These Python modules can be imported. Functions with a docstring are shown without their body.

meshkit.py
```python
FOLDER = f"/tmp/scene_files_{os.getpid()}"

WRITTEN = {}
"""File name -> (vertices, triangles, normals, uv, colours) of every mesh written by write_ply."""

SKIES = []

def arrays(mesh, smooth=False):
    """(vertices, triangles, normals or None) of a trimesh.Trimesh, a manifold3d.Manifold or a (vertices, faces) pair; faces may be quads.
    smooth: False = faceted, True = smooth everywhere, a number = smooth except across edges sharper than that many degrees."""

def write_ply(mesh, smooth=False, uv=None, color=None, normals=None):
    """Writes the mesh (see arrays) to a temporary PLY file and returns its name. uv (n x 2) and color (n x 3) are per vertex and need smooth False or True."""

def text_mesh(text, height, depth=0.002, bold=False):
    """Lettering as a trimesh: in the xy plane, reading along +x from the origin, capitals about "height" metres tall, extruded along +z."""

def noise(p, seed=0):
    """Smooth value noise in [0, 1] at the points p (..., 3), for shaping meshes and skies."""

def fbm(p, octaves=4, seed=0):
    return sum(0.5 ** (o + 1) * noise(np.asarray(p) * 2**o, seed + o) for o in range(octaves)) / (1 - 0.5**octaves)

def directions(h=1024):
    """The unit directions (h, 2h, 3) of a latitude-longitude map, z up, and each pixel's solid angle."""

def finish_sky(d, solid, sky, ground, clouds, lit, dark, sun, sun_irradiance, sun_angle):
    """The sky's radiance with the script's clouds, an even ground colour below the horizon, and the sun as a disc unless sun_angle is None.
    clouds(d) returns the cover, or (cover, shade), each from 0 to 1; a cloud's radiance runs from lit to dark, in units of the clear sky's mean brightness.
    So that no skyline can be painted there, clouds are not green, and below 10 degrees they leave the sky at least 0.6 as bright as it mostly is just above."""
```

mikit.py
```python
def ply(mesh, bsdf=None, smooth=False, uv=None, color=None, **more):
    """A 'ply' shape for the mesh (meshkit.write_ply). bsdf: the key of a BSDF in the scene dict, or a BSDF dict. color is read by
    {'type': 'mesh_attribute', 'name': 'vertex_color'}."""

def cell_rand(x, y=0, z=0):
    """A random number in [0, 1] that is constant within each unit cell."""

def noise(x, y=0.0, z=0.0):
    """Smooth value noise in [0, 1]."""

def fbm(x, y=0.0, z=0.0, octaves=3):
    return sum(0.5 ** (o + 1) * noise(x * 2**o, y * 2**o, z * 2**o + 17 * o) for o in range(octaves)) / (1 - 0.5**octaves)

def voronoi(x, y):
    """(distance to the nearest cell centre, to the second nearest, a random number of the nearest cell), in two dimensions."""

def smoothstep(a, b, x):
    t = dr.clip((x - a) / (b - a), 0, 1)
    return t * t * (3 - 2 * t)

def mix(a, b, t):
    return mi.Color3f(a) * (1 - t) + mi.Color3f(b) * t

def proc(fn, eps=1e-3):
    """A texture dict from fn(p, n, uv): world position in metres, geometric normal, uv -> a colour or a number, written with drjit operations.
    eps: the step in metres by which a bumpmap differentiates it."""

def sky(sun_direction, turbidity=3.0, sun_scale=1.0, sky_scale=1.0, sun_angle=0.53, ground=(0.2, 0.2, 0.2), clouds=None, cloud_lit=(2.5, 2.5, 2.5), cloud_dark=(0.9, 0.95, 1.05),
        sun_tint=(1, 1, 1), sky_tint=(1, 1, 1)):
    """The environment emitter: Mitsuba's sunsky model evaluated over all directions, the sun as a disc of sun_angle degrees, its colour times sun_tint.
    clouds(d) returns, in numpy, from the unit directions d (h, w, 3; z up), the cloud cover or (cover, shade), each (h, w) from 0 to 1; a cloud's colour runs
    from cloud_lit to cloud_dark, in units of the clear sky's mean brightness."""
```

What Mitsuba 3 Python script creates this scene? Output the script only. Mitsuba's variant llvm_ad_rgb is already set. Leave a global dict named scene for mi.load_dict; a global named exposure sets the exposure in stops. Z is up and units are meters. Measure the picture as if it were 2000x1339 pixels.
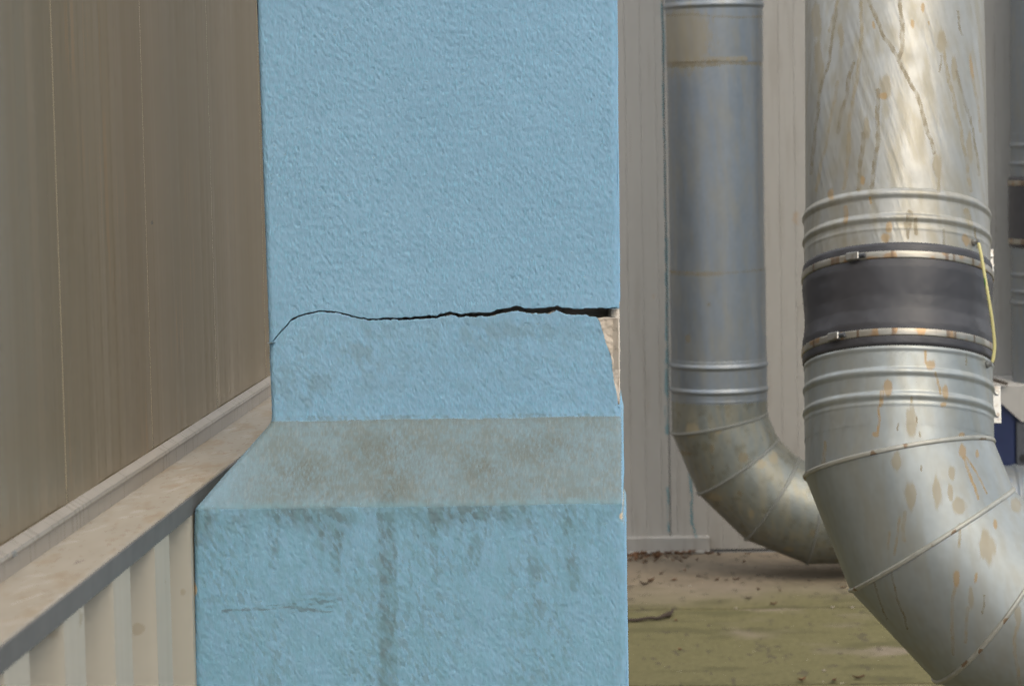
import math, random
import numpy as np
import trimesh
import drjit as dr
import mitsuba as mi
import mikit, meshkit
from mikit import proc, noise, fbm, cell_rand, smoothstep, mix
from shapely.geometry import Polygon

T = mi.ScalarTransform4f
random.seed(7)
rng = np.random.default_rng(7)
scene, labels = {}, {}

# ---------------------------------------------------------------- camera, sky, exposure
EYE = np.array([0.0, 0.0, 1.7])
FWD, UP = np.array([-0.0512, 0.9957, -0.0776]), np.array([0.016, 0.0786, 0.9968])
scene['camera'] = {'type': 'thinlens', 'fov': 22.62, 'fov_axis': 'x', 'aperture_radius': 0.0034, 'focus_distance': 3.7,
                   'near_clip': 0.05, 'far_clip': 2000.0,
                   'to_world': T().look_at(origin=EYE.tolist(), target=(EYE + FWD * 5).tolist(), up=UP.tolist())}
scene['sky'] = mikit.sky((0.35, -0.75, 0.85), turbidity=3, sun_scale=0.2, sun_angle=40, clouds=lambda d: 1.0,
                         cloud_lit=(2.45, 2.58, 2.78), sun_tint=(1, 1.05, 1.12), ground=(0.2, 0.19, 0.18))
exposure = 2.68


# ---------------------------------------------------------------- helpers
def put(key, mesh, bsdf, smooth=False, uv=None):
    """One entry of scene; a taken key gets the next number."""
    name, k = key, 1
    while name in scene:
        name = f'{key}_{k:03d}'
        k += 1
    scene[name] = mikit.ply(mesh, bsdf, smooth=smooth, uv=uv)
    return name


def tag(key, label=None, category=None, group=None, kind=None):
    labels[key] = {k: v for k, v in (('label', label), ('category', category), ('group', group), ('kind', kind)) if v}


def grid_faces(nr, nc, flip=False):
    """Triangles of an nr x nc grid of vertices (row-major)."""
    i = (np.arange(nr - 1)[:, None] * nc + np.arange(nc - 1)[None]).ravel()
    f = np.vstack([np.stack([i, i + 1, i + nc + 1], 1), np.stack([i, i + nc + 1, i + nc], 1)])
    return f[:, ::-1] if flip else f


def box(x0, x1, y0, y1, z0, z1, bevel=0.0):
    if bevel <= 0:
        m = trimesh.creation.box((x1 - x0, y1 - y0, z1 - z0))
        m.apply_translation(((x0 + x1) / 2, (y0 + y1) / 2, (z0 + z1) / 2))
        return m
    c = np.array([[x, y, z] for x in (x0, x1) for y in (y0, y1) for z in (z0, z1)], float)
    mid = c.mean(0)
    pts = np.vstack([c - np.sign(c - mid) * bevel * np.array(s) for s in ((0, 1, 1), (1, 0, 1), (1, 1, 0))])
    return trimesh.convex.convex_hull(pts)


def extrude_y(poly, y0, y1):
    """A closed polygon of (x, z) points swept along y."""
    m = trimesh.creation.extrude_polygon(Polygon(poly), y1 - y0, engine='earcut')
    v = np.array(m.vertices)
    m.vertices = np.stack([v[:, 0], y0 + v[:, 2], v[:, 1]], 1)
    m.fix_normals()
    return m


def extrude_z(poly, z0, z1):
    m = trimesh.creation.extrude_polygon(Polygon(poly), z1 - z0, engine='earcut')
    m.apply_translation((0, 0, z0))
    m.fix_normals()
    return m


def tube(pts, radius, n=10, closed=False, flat=None):
    """A round tube along points; flat = (normal per point, factor) squashes it."""
    pts = np.asarray(pts, float)
    d = np.roll(pts, -1, 0) - np.roll(pts, 1, 0) if closed else np.gradient(pts, axis=0)
    d /= np.linalg.norm(d, axis=1, keepdims=True)
    ref = np.array([0.31, 0.87, 0.38])
    a = np.cross(d, ref)
    a /= np.linalg.norm(a, axis=1, keepdims=True)
    b = np.cross(d, a)
    t = np.linspace(0, 2 * np.pi, n, endpoint=False)
    r = np.broadcast_to(radius, len(pts))[:, None, None]
    v = pts[:, None] + r * (np.cos(t)[None, :, None] * a[:, None] + np.sin(t)[None, :, None] * b[:, None])
    f, m = [], len(pts)
    for i in range(m if closed else m - 1):
        j = (i + 1) % m
        for k in range(n):
            l = (k + 1) % n
            f += [[i * n + k, i * n + l, j * n + l], [i * n + k, j * n + l, j * n + k]]
    v = v.reshape(-1, 3)
    if not closed:
        v = np.vstack([v, pts[0], pts[-1]])
        for k in range(n):
            l = (k + 1) % n
            f += [[m * n, l, k], [m * n + 1, (m - 1) * n + k, (m - 1) * n + l]]
    return trimesh.Trimesh(v, np.array(f), process=False)


def spread(key, fn):
    """Registers a colour function of (p, n, uv)."""
    return proc(fn)


def bsdf(key, d):
    scene[key] = d
    return key


def principled(color, rough=0.6, metallic=0.0, spec=0.5, bump=None, scale=0.001, **more):
    def tex(v):
        if callable(v):
            return proc(v)
        if isinstance(v, (tuple, list)):
            return {'type': 'rgb', 'value': list(v)}
        return v
    d = {'type': 'principled', 'base_color': tex(color), 'roughness': tex(rough), 'metallic': tex(metallic), 'specular': spec, **more}
    if bump is not None:
        d = {'type': 'bumpmap', 'arbitrary': proc(bump, eps=0.0008), 'scale': scale, 'bsdf': d}
    return {'type': 'twosided', 'bsdf': d}


def seg_mask(x, z, runs, warp=0.0):
    """Largest cover of the runs (polylines with a half width) at (x, z): soft 0..1."""
    out = mi.Float(0)
    for w, pts in runs:
        for (x0, z0), (x1, z1) in zip(pts[:-1], pts[1:]):
            dx, dz = x1 - x0, z1 - z0
            q = max(dx * dx + dz * dz, 1e-12)
            t = dr.clip(((x - x0) * dx + (z - z0) * dz) * (1 / q), 0, 1)
            d2 = dr.square(x - x0 - t * dx) + dr.square(z - z0 - t * dz)
            out = dr.maximum(out, 1 - d2 * (1 / (w * w * 2.2)))
    return dr.clip(out * 1.6, 0, 1)


def spot_mask(x, z, spots):
    out = mi.Float(0)
    for x0, z0, rx, rz in spots:
        d2 = dr.square((x - x0) * (1 / rx)) + dr.square((z - z0) * (1 / rz))
        out = dr.maximum(out, 1.15 - d2)
    return dr.clip(out * 2.2, 0, 1)


def soft_spots(x, z, spots):
    """Like spot_mask but fading out slowly; meant to be broken up by noise."""
    out = mi.Float(0)
    for x0, z0, rx, rz in spots:
        out = dr.maximum(out, dr.exp(-dr.square((x - x0) * (1 / rx)) - dr.square((z - z0) * (1 / rz))))
    return out


# ---------------------------------------------------------------- materials
def stucco_color(p, n, uv):
    x, y, z = p.x, p.y, p.z
    xs = x + 0.3 * z
    g = noise(xs * 420, y * 420, z * 170)
    big = fbm(x * 9 + z * 3, y * 9 + 3, z * 7 - x * 4, 4)
    c = mix((0.200, 0.350, 0.478), (0.226, 0.386, 0.522), big)
    c = mix(c, (0.15, 0.315, 0.425), 0.45 * smoothstep(0.55, 0.9, g))
    c = mix(c, (0.215, 0.445, 0.59), 0.5 * smoothstep(0.55, 0.85, noise(x * 1150, y * 1150, z * 150)))
    c = mix(c, (0.15, 0.31, 0.42), 0.4 * smoothstep(0.6, 0.9, noise(x * 900 + 7, y * 900, z * 130)))
    # film of grime that has settled on the sloping ledge (grey brown, grainy)
    slope = smoothstep(0.15, 0.45, n.z)
    pat = fbm(xs * 26 + 5, y * 26, z * 22 + x * 9, 5)
    fine = 0.6 * noise(x * 640, y * 190, z * 190) + 0.4 * noise(x * 1100 + 3, y * 350, z * 350)
    grime = slope * dr.clip(0.84 + 0.16 * smoothstep(0.25, 0.75, pat) + 0.45 * (fine - 0.5), 0, 1)
    brown = smoothstep(0.42, 0.72, fbm(xs * 45, y * 38, z * 40 + 9, 4))
    c = mix(c, mix(mix((0.150, 0.182, 0.176), (0.128, 0.138, 0.112), 0.25 * brown), (0.195, 0.215, 0.20), 0.6 * smoothstep(0.58, 0.85, noise(x * 640, 3.0, z * 110))), 0.95 * grime * (1 - 0.45 * smoothstep(-0.43, -0.52, x)))
    patch = soft_spots(x, z, [(-0.296, 1.322, 0.026, 0.034), (-0.296, 1.300, 0.012, 0.02), (-0.30, 1.345, 0.05, 0.022), (-0.12, 1.345, 0.05, 0.016), (-0.40, 1.322, 0.035, 0.02), (-0.19, 1.325, 0.03, 0.02)])
    c = mix(c, (0.110, 0.112, 0.088), 0.6 * slope * patch * smoothstep(0.2, 0.7, 0.5 * pat + 0.5 * fine))
    # dirt washed over the rim of the ledge, and runs of it below
    speck = smoothstep(0.36, 0.68, 0.6 * fbm(xs * 260, 2.0, z * 110, 3) + 0.4 * fbm(xs * 70, 6.0, z * 34, 3))
    xr = x + 0.008 * (fbm(x * 60, 1.0, z * 40, 4) - 0.5)
    col = noise(xr * 47 + 2, 4.0, 0.0) * 0.6 + noise(xr * 130, 9.0, 0.0) * 0.4
    length = 0.022 + 0.14 * dr.square(smoothstep(0.38, 0.95, col)) + 0.028 * noise(xr * 25, 7.0, 0.0)
    below = 1.2862 - z
    run = smoothstep(-0.003, 0.003, below) * (1 - smoothstep(0.0, length, below))
    run = run * (0.35 + 0.65 * smoothstep(0.3, 0.6, noise(x * 19 + 4, 3.0, 5.0)))
    long = seg_mask(xr, z, [(0.0085, [(-0.2985, 1.29), (-0.300, 1.19), (-0.3035, 1.0)])])
    faint = seg_mask(xr, z, [(0.004, [(-0.36, 1.28), (-0.36, 1.215)]), (0.005, [(-0.091, 1.285), (-0.084, 1.19)]), (0.007, [(-0.19, 1.28), (-0.20, 1.22)]),
                             (0.004, [(-0.243, 1.27), (-0.245, 1.2)]), (0.006, [(-0.13, 1.27), (-0.128, 1.17)]), (0.005, [(-0.43, 1.28), (-0.432, 1.22)])])
    front = smoothstep(0.3, 0.7, -n.y)
    c = mix(c, (0.105, 0.13, 0.125), front * dr.clip(1.35 * run * (0.3 + 0.7 * speck) + 0.85 * long * (0.3 + 0.7 * speck) + 0.6 * faint * speck, 0, 0.85))
    c = mix(c, (0.14, 0.20, 0.215), 0.5 * front * smoothstep(0.46, 0.72, fbm(xs * 260, 5.0, z * 95, 3)) * smoothstep(1.30, 1.285, z) * smoothstep(0.30, 0.65, fbm(x * 16 + 3, 2.0, z * 8, 3)))
    # scuff: a horizontal dark scrape
    rub = seg_mask(x, z, [(0.0022, [(-0.492, 1.1655), (-0.455, 1.168), (-0.42, 1.171), (-0.37, 1.176)]), (0.0035, [(-0.41, 1.168), (-0.368, 1.167)])])
    rub = dr.maximum(rub, soft_spots(x, z, [(-0.378, 1.178, 0.022, 0.009)]))
    c = mix(c, (0.10, 0.11, 0.115), front * 0.8 * rub * smoothstep(0.40, 0.70, 0.5 * noise(x * 90, 1.0, z * 330) + 0.5 * fbm(xs * 230, 1.0, z * 260, 3)))
    # dirt on the coat beneath the crack
    drift = soft_spots(x, z, [(-0.33, 1.46, 0.06, 0.04), (-0.16, 1.48, 0.09, 0.018), (-0.40, 1.42, 0.05, 0.04)])
    c = mix(c, (0.17, 0.26, 0.31), 0.6 * front * drift * smoothstep(0.38, 0.7, fbm(xs * 90, 4.0, z * 50, 4)))
    low = smoothstep(1.506, 1.495, z)
    c = mix(c, (0.165, 0.27, 0.32), 0.28 * low * smoothstep(0.4, 0.75, fbm(xs * 130, y * 130, z * 65, 4)))
    seam = seg_mask(x, z + 0.003 * (pat - 0.5), [(0.0034, [(-0.436, 1.3790), (-0.03, 1.3780)])]) * smoothstep(0.38, 0.68, 0.35 * fbm(x * 50, 2.0, 1.0, 3) + 0.65 * fbm(xs * 330, 2.0, z * 200, 3))
    c = mix(c, (0.14, 0.175, 0.165), 0.45 * seam)
    chip = spot_mask(x, z, [(-0.527, 1.191, 0.005, 0.008), (-0.027, 1.2705, 0.004, 0.004)])
    c = mix(c, (0.14, 0.30, 0.36), 0.42 * front * smoothstep(1.295, 1.285, z) * (0.4 + 0.6 * smoothstep(0.35, 0.65, fbm(xs * 110, 8.0, z * 40, 4))))
    c = mix(c, (0.50, 0.42, 0.30), chip)
    return c


bsdf('stucco_paint', principled(stucco_color, 0.72, spec=0.35, bump=lambda p, n, uv: noise(p.x * 480 + p.z * 130, p.y * 480, p.z * 210) + 0.5 * noise(p.x * 900 + 3, p.y * 900, p.z * 330), scale=0.0006))
bsdf('bare_plaster', principled(lambda p, n, uv: mix(mix((0.47, 0.40, 0.32), (0.60, 0.53, 0.45), fbm(p.x * 120, p.y * 120, p.z * 70, 3)), (0.27, 0.22, 0.17), 0.7 * smoothstep(0.55, 0.8, fbm(p.x * 130 + p.z * 70, p.y * 130, p.z * 150 - p.x * 60, 4))), 0.9, spec=0.2))
bsdf('dark_void', principled((0.035, 0.035, 0.035), 0.95, spec=0.1))


def panel_color(p, n, uv):
    y, z = p.y, p.z
    streak = fbm(y * 90, 1.0, z * 0.7, 4)
    fine = noise(y * 620, 3.0, z * 2.0)
    tone = noise(y * 14, 5.0, z * 0.4)
    c = mix((0.176, 0.132, 0.078), (0.200, 0.152, 0.092), streak)
    c = mix(c, (0.24, 0.185, 0.125), 0.35 * smoothstep(0.5, 0.9, tone))
    c = mix(c, (0.155, 0.115, 0.07), 0.2 * smoothstep(0.72, 0.9, fine))
    rust = smoothstep(0.71, 0.8, noise(y * 170, 8.0, z * 6.0)) * smoothstep(0.6, 0.85, noise(y * 9, 2.0, z * 5.0))
    c = mix(c, (0.25, 0.155, 0.075), 0.5 * rust)
    smudge = seg_mask(y, z, [(0.004, [(j, 1.3265), (j - 0.001, 1.342)]) for j in (2.662, 3.146, 3.630, 4.114)])
    c = mix(c, (0.08, 0.065, 0.045), 0.6 * smudge)
    fleck = spot_mask(y, z, [(3.185, 1.610, 0.007, 0.003)])
    return mix(c, (0.10, 0.09, 0.08), 0.7 * fleck)


bsdf('panel_metal', principled(panel_color, lambda p, n, uv: 0.23 + 0.12 * noise(p.y * 70, 2.0, p.z * 1.5), 0.25, 0.45,
                               bump=lambda p, n, uv: noise(p.y * 24, 1.0, p.z * 0.5) + 0.06 * noise(p.y * 300, 4.0, p.z * 0.8), scale=0.0012))
bsdf('joint_seal', principled((0.30, 0.235, 0.145), 0.6))


def rail_color(p, n, uv):
    y, z = p.y, p.z
    c = mix((0.27, 0.235, 0.195), (0.33, 0.29, 0.245), fbm(y * 12, p.x * 80, z * 60, 3))
    c = mix(c, (0.21, 0.185, 0.15), 0.5 * smoothstep(0.55, 0.8, fbm(y * 120, 2.0, z * 9, 3)))
    return c


bsdf('rail_metal', principled(rail_color, 0.42, 0.25))


def sill_color(p, n, uv):
    x, y = p.x, p.y
    c = mix((0.275, 0.24, 0.19), (0.315, 0.278, 0.226), fbm(x * 40, y * 16, 0.0, 4))
    c = mix(c, (0.255, 0.19, 0.12), 0.6 * smoothstep(0.45, 0.75, fbm(x * 34 + y * 4, y * 11, 2.0, 5)))
    c = mix(c, (0.40, 0.37, 0.33), 0.4 * smoothstep(0.55, 0.85, fbm(x * 60 - y * 9, y * 24 + 8, 5.0, 4)))
    c = mix(c, (0.24, 0.19, 0.14), 0.5 * smoothstep(0.62, 0.8, fbm(x * 190, y * 60, 3.0, 3)))
    mark = soft_spots(x, y, [(-0.553, 2.447, 0.004, 0.012)]) * smoothstep(0.3, 0.6, noise(x * 500, y * 300, 1.0))
    c = mix(c, (0.12, 0.10, 0.09), 0.8 * mark)
    scratch = seg_mask(x, y, [(0.0016, [(-0.563, 2.22), (-0.548, 2.27)])])
    return mix(c, (0.55, 0.53, 0.50), 0.2 * scratch)


bsdf('sill_metal', principled(sill_color, 0.5, 0.1, bump=lambda p, n, uv: fbm(p.x * 20, p.y * 5, p.z * 20, 2), scale=0.002))
bsdf('fascia_metal', principled(lambda p, n, uv: mix((0.095, 0.088, 0.080), (0.135, 0.125, 0.114), fbm(p.y * 40, p.x * 30, p.z * 20, 3)), 0.5, 0.0, 0.3))


def sheet_color(p, n, uv):
    c = mix((0.33, 0.295, 0.23), (0.38, 0.345, 0.275), fbm(p.y * 60, p.x * 60, p.z * 2, 3))
    spot = smoothstep(0.74, 0.82, fbm(p.y * 40, 3.0, p.z * 26, 3))
    return mix(c, (0.26, 0.21, 0.14), 0.6 * spot)


bsdf('sheet_metal', principled(sheet_color, 0.5, 0.0, 0.5))


def back_panel_color(p, n, uv):
    x, z = p.x, p.z
    c = mix((0.315, 0.298, 0.268), (0.35, 0.332, 0.30), fbm(x * 6, 1.0, z * 1.2, 3))
    c = mix(c, (0.27, 0.245, 0.21), 0.4 * smoothstep(0.55, 0.8, fbm(x * 50, 2.0, z * 3, 3)))
    xw = x + 0.006 * (noise(z * 9, 3.0, 1.0) - 0.5)
    teal = seg_mask(xw, z, [(0.0045, [(0.101, 2.6), (0.099, 1.9)]), (0.006, [(0.0985, 1.3), (0.0975, 0.75)]), (0.008, [(0.0955, 0.80), (0.096, 0.50)]),
                            (0.0035, [(0.099, 1.9), (0.0985, 1.3)]), (0.005, [(0.1865, 0.40), (0.188, 0.12)]), (0.004, [(0.0905, 0.27), (0.0915, 0.09)]), (0.004, [(0.19, 0.12), (0.205, 0.07)])])
    teal = teal * smoothstep(0.2, 0.45, noise(x * 140, 2.0, z * 22))
    c = mix(c, (0.10, 0.20, 0.225), 0.8 * teal)
    ochre = spot_mask(x, z, [(0.632, 1.37, 0.016, 0.03), (0.012, 0.62, 0.006, 0.012), (0.045, 1.06, 0.005, 0.01), (0.235, 0.30, 0.005, 0.006)]) * smoothstep(0.35, 0.6, fbm(x * 90, 1.0, z * 90, 2))
    c = mix(c, (0.33, 0.22, 0.12), 0.5 * ochre)
    return c


bsdf('back_panel', principled(back_panel_color, 0.5, 0.0, 0.4))
bsdf('back_gap', principled((0.10, 0.10, 0.095), 0.8))


def galv(runs, spots, tint=(0.40, 0.43, 0.425), dirt=0.25, age=0.0, crumple=0.0):
    pick = lambda items, c: [i[1:] for i in items if i[0] == c]
    kinds = [('tan', (0.25, 0.20, 0.115)), ('dark', (0.175, 0.14, 0.08)), ('orange', (0.31, 0.19, 0.065))]

    def stain(p, n):
        w = 0.75 * noise(p.x * 28, 1.0, p.z * 28) + 0.25 * noise(p.x * 90, 2.0, p.z * 90) - 0.5
        x, z = p.x + 0.007 * w, p.z + 0.006 * w
        face = smoothstep(-0.02, 0.08, -n.y)
        out = []
        for k, col in kinds:
            r, s = pick(runs, k), pick(spots, k)
            m = mi.Float(0)
            if r:
                wide = seg_mask(x, z, [(2.1 * a, b) for a, b in r])
                grain = smoothstep(0.3, 0.7, fbm(p.x * 210, 5.0, p.z * 70, 3))
                m = dr.maximum(m, wide * wide * (0.12 + 0.28 * grain) + 0.65 * smoothstep(0.90, 1.0, wide) * (0.55 + 0.45 * grain))
            if s:
                m = dr.maximum(m, 0.85 * smoothstep(0.22, 0.62, soft_spots(x, z, s) + 0.55 * (fbm(p.x * 170, 3.0, p.z * 34, 3) - 0.5)))
            out.append((m * face, col))
        return out

    def color(p, n, uv):
        sp = fbm(uv.x * 90 + uv.y * 30, uv.y * 70 - uv.x * 25, 1.0, 3)
        c = mix(tuple(0.90 * t for t in tint), tuple(1.08 * t for t in tint), 0.6 * sp + 0.4 * fbm(uv.x * 14, uv.y * 5, 3.0, 3))
        film = smoothstep(0.3, 0.8, fbm(p.x * 60 + p.z * 5, p.y * 60, p.z * 9 + p.x * 6, 4))
        c = mix(c, (0.265, 0.228, 0.148), dirt * film)
        if age > 0:
            blot = smoothstep(0.45, 0.85, fbm(p.x * 38 + p.z * 9, p.y * 38, p.z * 26 - p.x * 8, 5))
            c = mix(c, (0.125, 0.11, 0.065), age * blot)
        for (m, col), k in zip(stain(p, n), (0.72, 0.78, 0.78)):
            c = mix(c, col, k * m)
        return c

    def metal(p, n, uv):
        cover = mi.Float(0)
        for m, _ in stain(p, n):
            cover = dr.maximum(cover, m)
        film = smoothstep(0.3, 0.8, fbm(p.x * 60 + p.z * 5, p.y * 60, p.z * 9 + p.x * 6, 4))
        return 0.66 - 0.3 * cover - 0.25 * dirt * film

    def bump(p, n, uv):
        a, b = uv.x * 0.95 - uv.y * 0.30, uv.y * 0.95 + uv.x * 0.30
        h = 0.25 * noise(uv.x * 60, uv.y * 9, 2.0)
        if crumple:
            h = h + crumple * (noise(a * 110, b * 9, 1.0) + 0.5 * noise(a * 230, b * 22, 4.0))
        return h

    return principled(color, lambda p, n, uv: 0.40 + 0.10 * noise(uv.x * 40, uv.y * 30, 5.0), metal, 0.5, bump=bump, scale=0.0012)


UP_RUNS = [('dark',0.00121,[(0.43,1.976),(0.412,1.87),(0.394,1.808),(0.381,1.73),(0.368,1.621)]),('tan',0.00121,[(0.427,1.819),(0.401,1.697),(0.377,1.586)]),('dark',0.00151,[(0.461,1.858),(0.449,1.83),(0.444,1.79),(0.433,1.754),(0.423,1.71)]),('tan',0.00151,[(0.48,2.014),(0.476,1.888),(0.464,1.817),(0.446,1.728),(0.443,1.666),(0.43,1.59)]),('dark',0.00182,[(0.473,1.705),(0.465,1.642),(0.459,1.589)]),('dark',0.00182,[(0.507,1.797),(0.506,1.755),(0.501,1.687),(0.486,1.593)]),('dark',0.00169,[(0.493,2.019),(0.497,1.991),(0.507,1.96),(0.524,1.912),(0.553,1.867),(0.554,1.862),(0.571,1.824),(0.594,1.765),(0.61,1.703),(0.62,1.663)]),('tan',0.00182,[(0.627,1.618),(0.626,1.583)]),('dark',0.00182,[(0.559,2.011),(0.562,1.948),(0.561,1.88),(0.554,1.862)]),('tan',0.00182,[(0.649,1.889),(0.652,1.854),(0.665,1.786),(0.681,1.714),(0.692,1.653),(0.701,1.581)]),('dark',0.00133,[(0.678,1.834),(0.682,1.806),(0.697,1.757),(0.713,1.708),(0.725,1.615)]),('tan',0.00151,[(0.717,1.823),(0.724,1.785),(0.732,1.707)]),('dark',0.00109,[(0.685,1.961),(0.695,1.913)]),('tan',0.00121,[(0.414,1.929),(0.436,2.006)]),('dark',0.00091,[(0.644,1.867),(0.639,1.834)]),('orange',0.00182,[(0.432,1.55),(0.431,1.52)]),('dark',0.00303,[(0.56,1.536),(0.558,1.512)]),('dark',0.00151,[(0.558,1.512),(0.556,1.488)]),('dark',0.00151,[(0.572,1.523),(0.574,1.495)]),('tan',0.00272,[(0.688,1.54),(0.694,1.512)]),('dark',0.00109,[(0.703,1.499),(0.709,1.46)]),('dark',0.00109,[(0.634,1.502),(0.634,1.47)]),('orange',0.00091,[(0.483,1.573),(0.484,1.561)])]
UP_SPOTS = [('tan',0.481,1.717,0.0065,0.026),('tan',0.627,1.633,0.0109,0.03),('tan',0.647,1.898,0.012,0.0264),('tan',0.674,1.841,0.0076,0.0285),('orange',0.715,1.842,0.0044,0.0287),('tan',0.703,1.676,0.0076,0.0369),('orange',0.583,1.937,0.0044,0.0099),('orange',0.61,1.973,0.0044,0.011),('orange',0.502,1.935,0.0033,0.0099),('orange',0.62,1.938,0.0022,0.0066),('tan',0.523,1.803,0.0131,0.0283),('orange',0.517,1.785,0.0087,0.0087),('tan',0.389,1.954,0.0098,0.045),('tan',0.438,1.917,0.0065,0.0277),('orange',0.406,1.58,0.0065,0.013),('orange',0.518,1.511,0.0054,0.0127),('orange',0.512,1.488,0.0087,0.0106),('orange',0.467,1.608,0.0054,0.0107),('tan',0.391,1.864,0.0087,0.0558),('tan',0.554,1.513,0.0065,0.0085),('orange',0.681,1.477,0.0098,0.0149)]
LOW_RUNS = [('orange',0.00121,[(0.584,1.256),(0.583,1.23)]),('orange',0.00121,[(0.604,1.213),(0.611,1.169)]),('orange',0.00182,[(0.49,1.173),(0.489,1.148)]),('orange',0.00109,[(0.484,1.145),(0.484,1.122),(0.479,1.091)]),('tan',0.00151,[(0.378,1.066),(0.37,1.016)]),('orange',0.00133,[(0.652,1.04),(0.66,1.03),(0.68,0.953)]),('orange',0.00109,[(0.659,1.04),(0.674,1.023),(0.701,0.964)]),('tan',0.00182,[(0.53,0.932),(0.527,0.913),(0.527,0.875)]),('tan',0.00121,[(0.519,0.921),(0.517,0.906),(0.508,0.844)]),('tan',0.00109,[(0.496,0.888),(0.496,0.856)]),('tan',0.00151,[(0.638,0.905),(0.637,0.863)]),('tan',0.00157,[(0.628,0.787),(0.625,0.763),(0.62,0.71),(0.626,0.635)]),('tan',0.00151,[(0.654,0.739),(0.65,0.715),(0.647,0.664)]),('dark',0.00091,[(0.685,0.764),(0.683,0.729)]),('tan',0.00169,[(0.749,0.697),(0.747,0.677),(0.751,0.637),(0.762,0.561)]),('dark',0.00091,[(0.466,0.792),(0.479,0.741),(0.5,0.696)]),('dark',0.00091,[(0.501,0.811),(0.515,0.747),(0.539,0.68)]),('dark',0.00091,[(0.564,1.093),(0.564,1.084)]),('dark',0.00091,[(0.56,1.122),(0.56,1.113)]),('dark',0.00091,[(0.52,1.109),(0.518,1.097)]),('dark',0.00079,[(0.671,1.245),(0.67,1.22)]),('dark',0.00091,[(0.566,1.026),(0.564,1.016)]),('tan',0.00109,[(0.55,1.163),(0.548,1.137)])]
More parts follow.
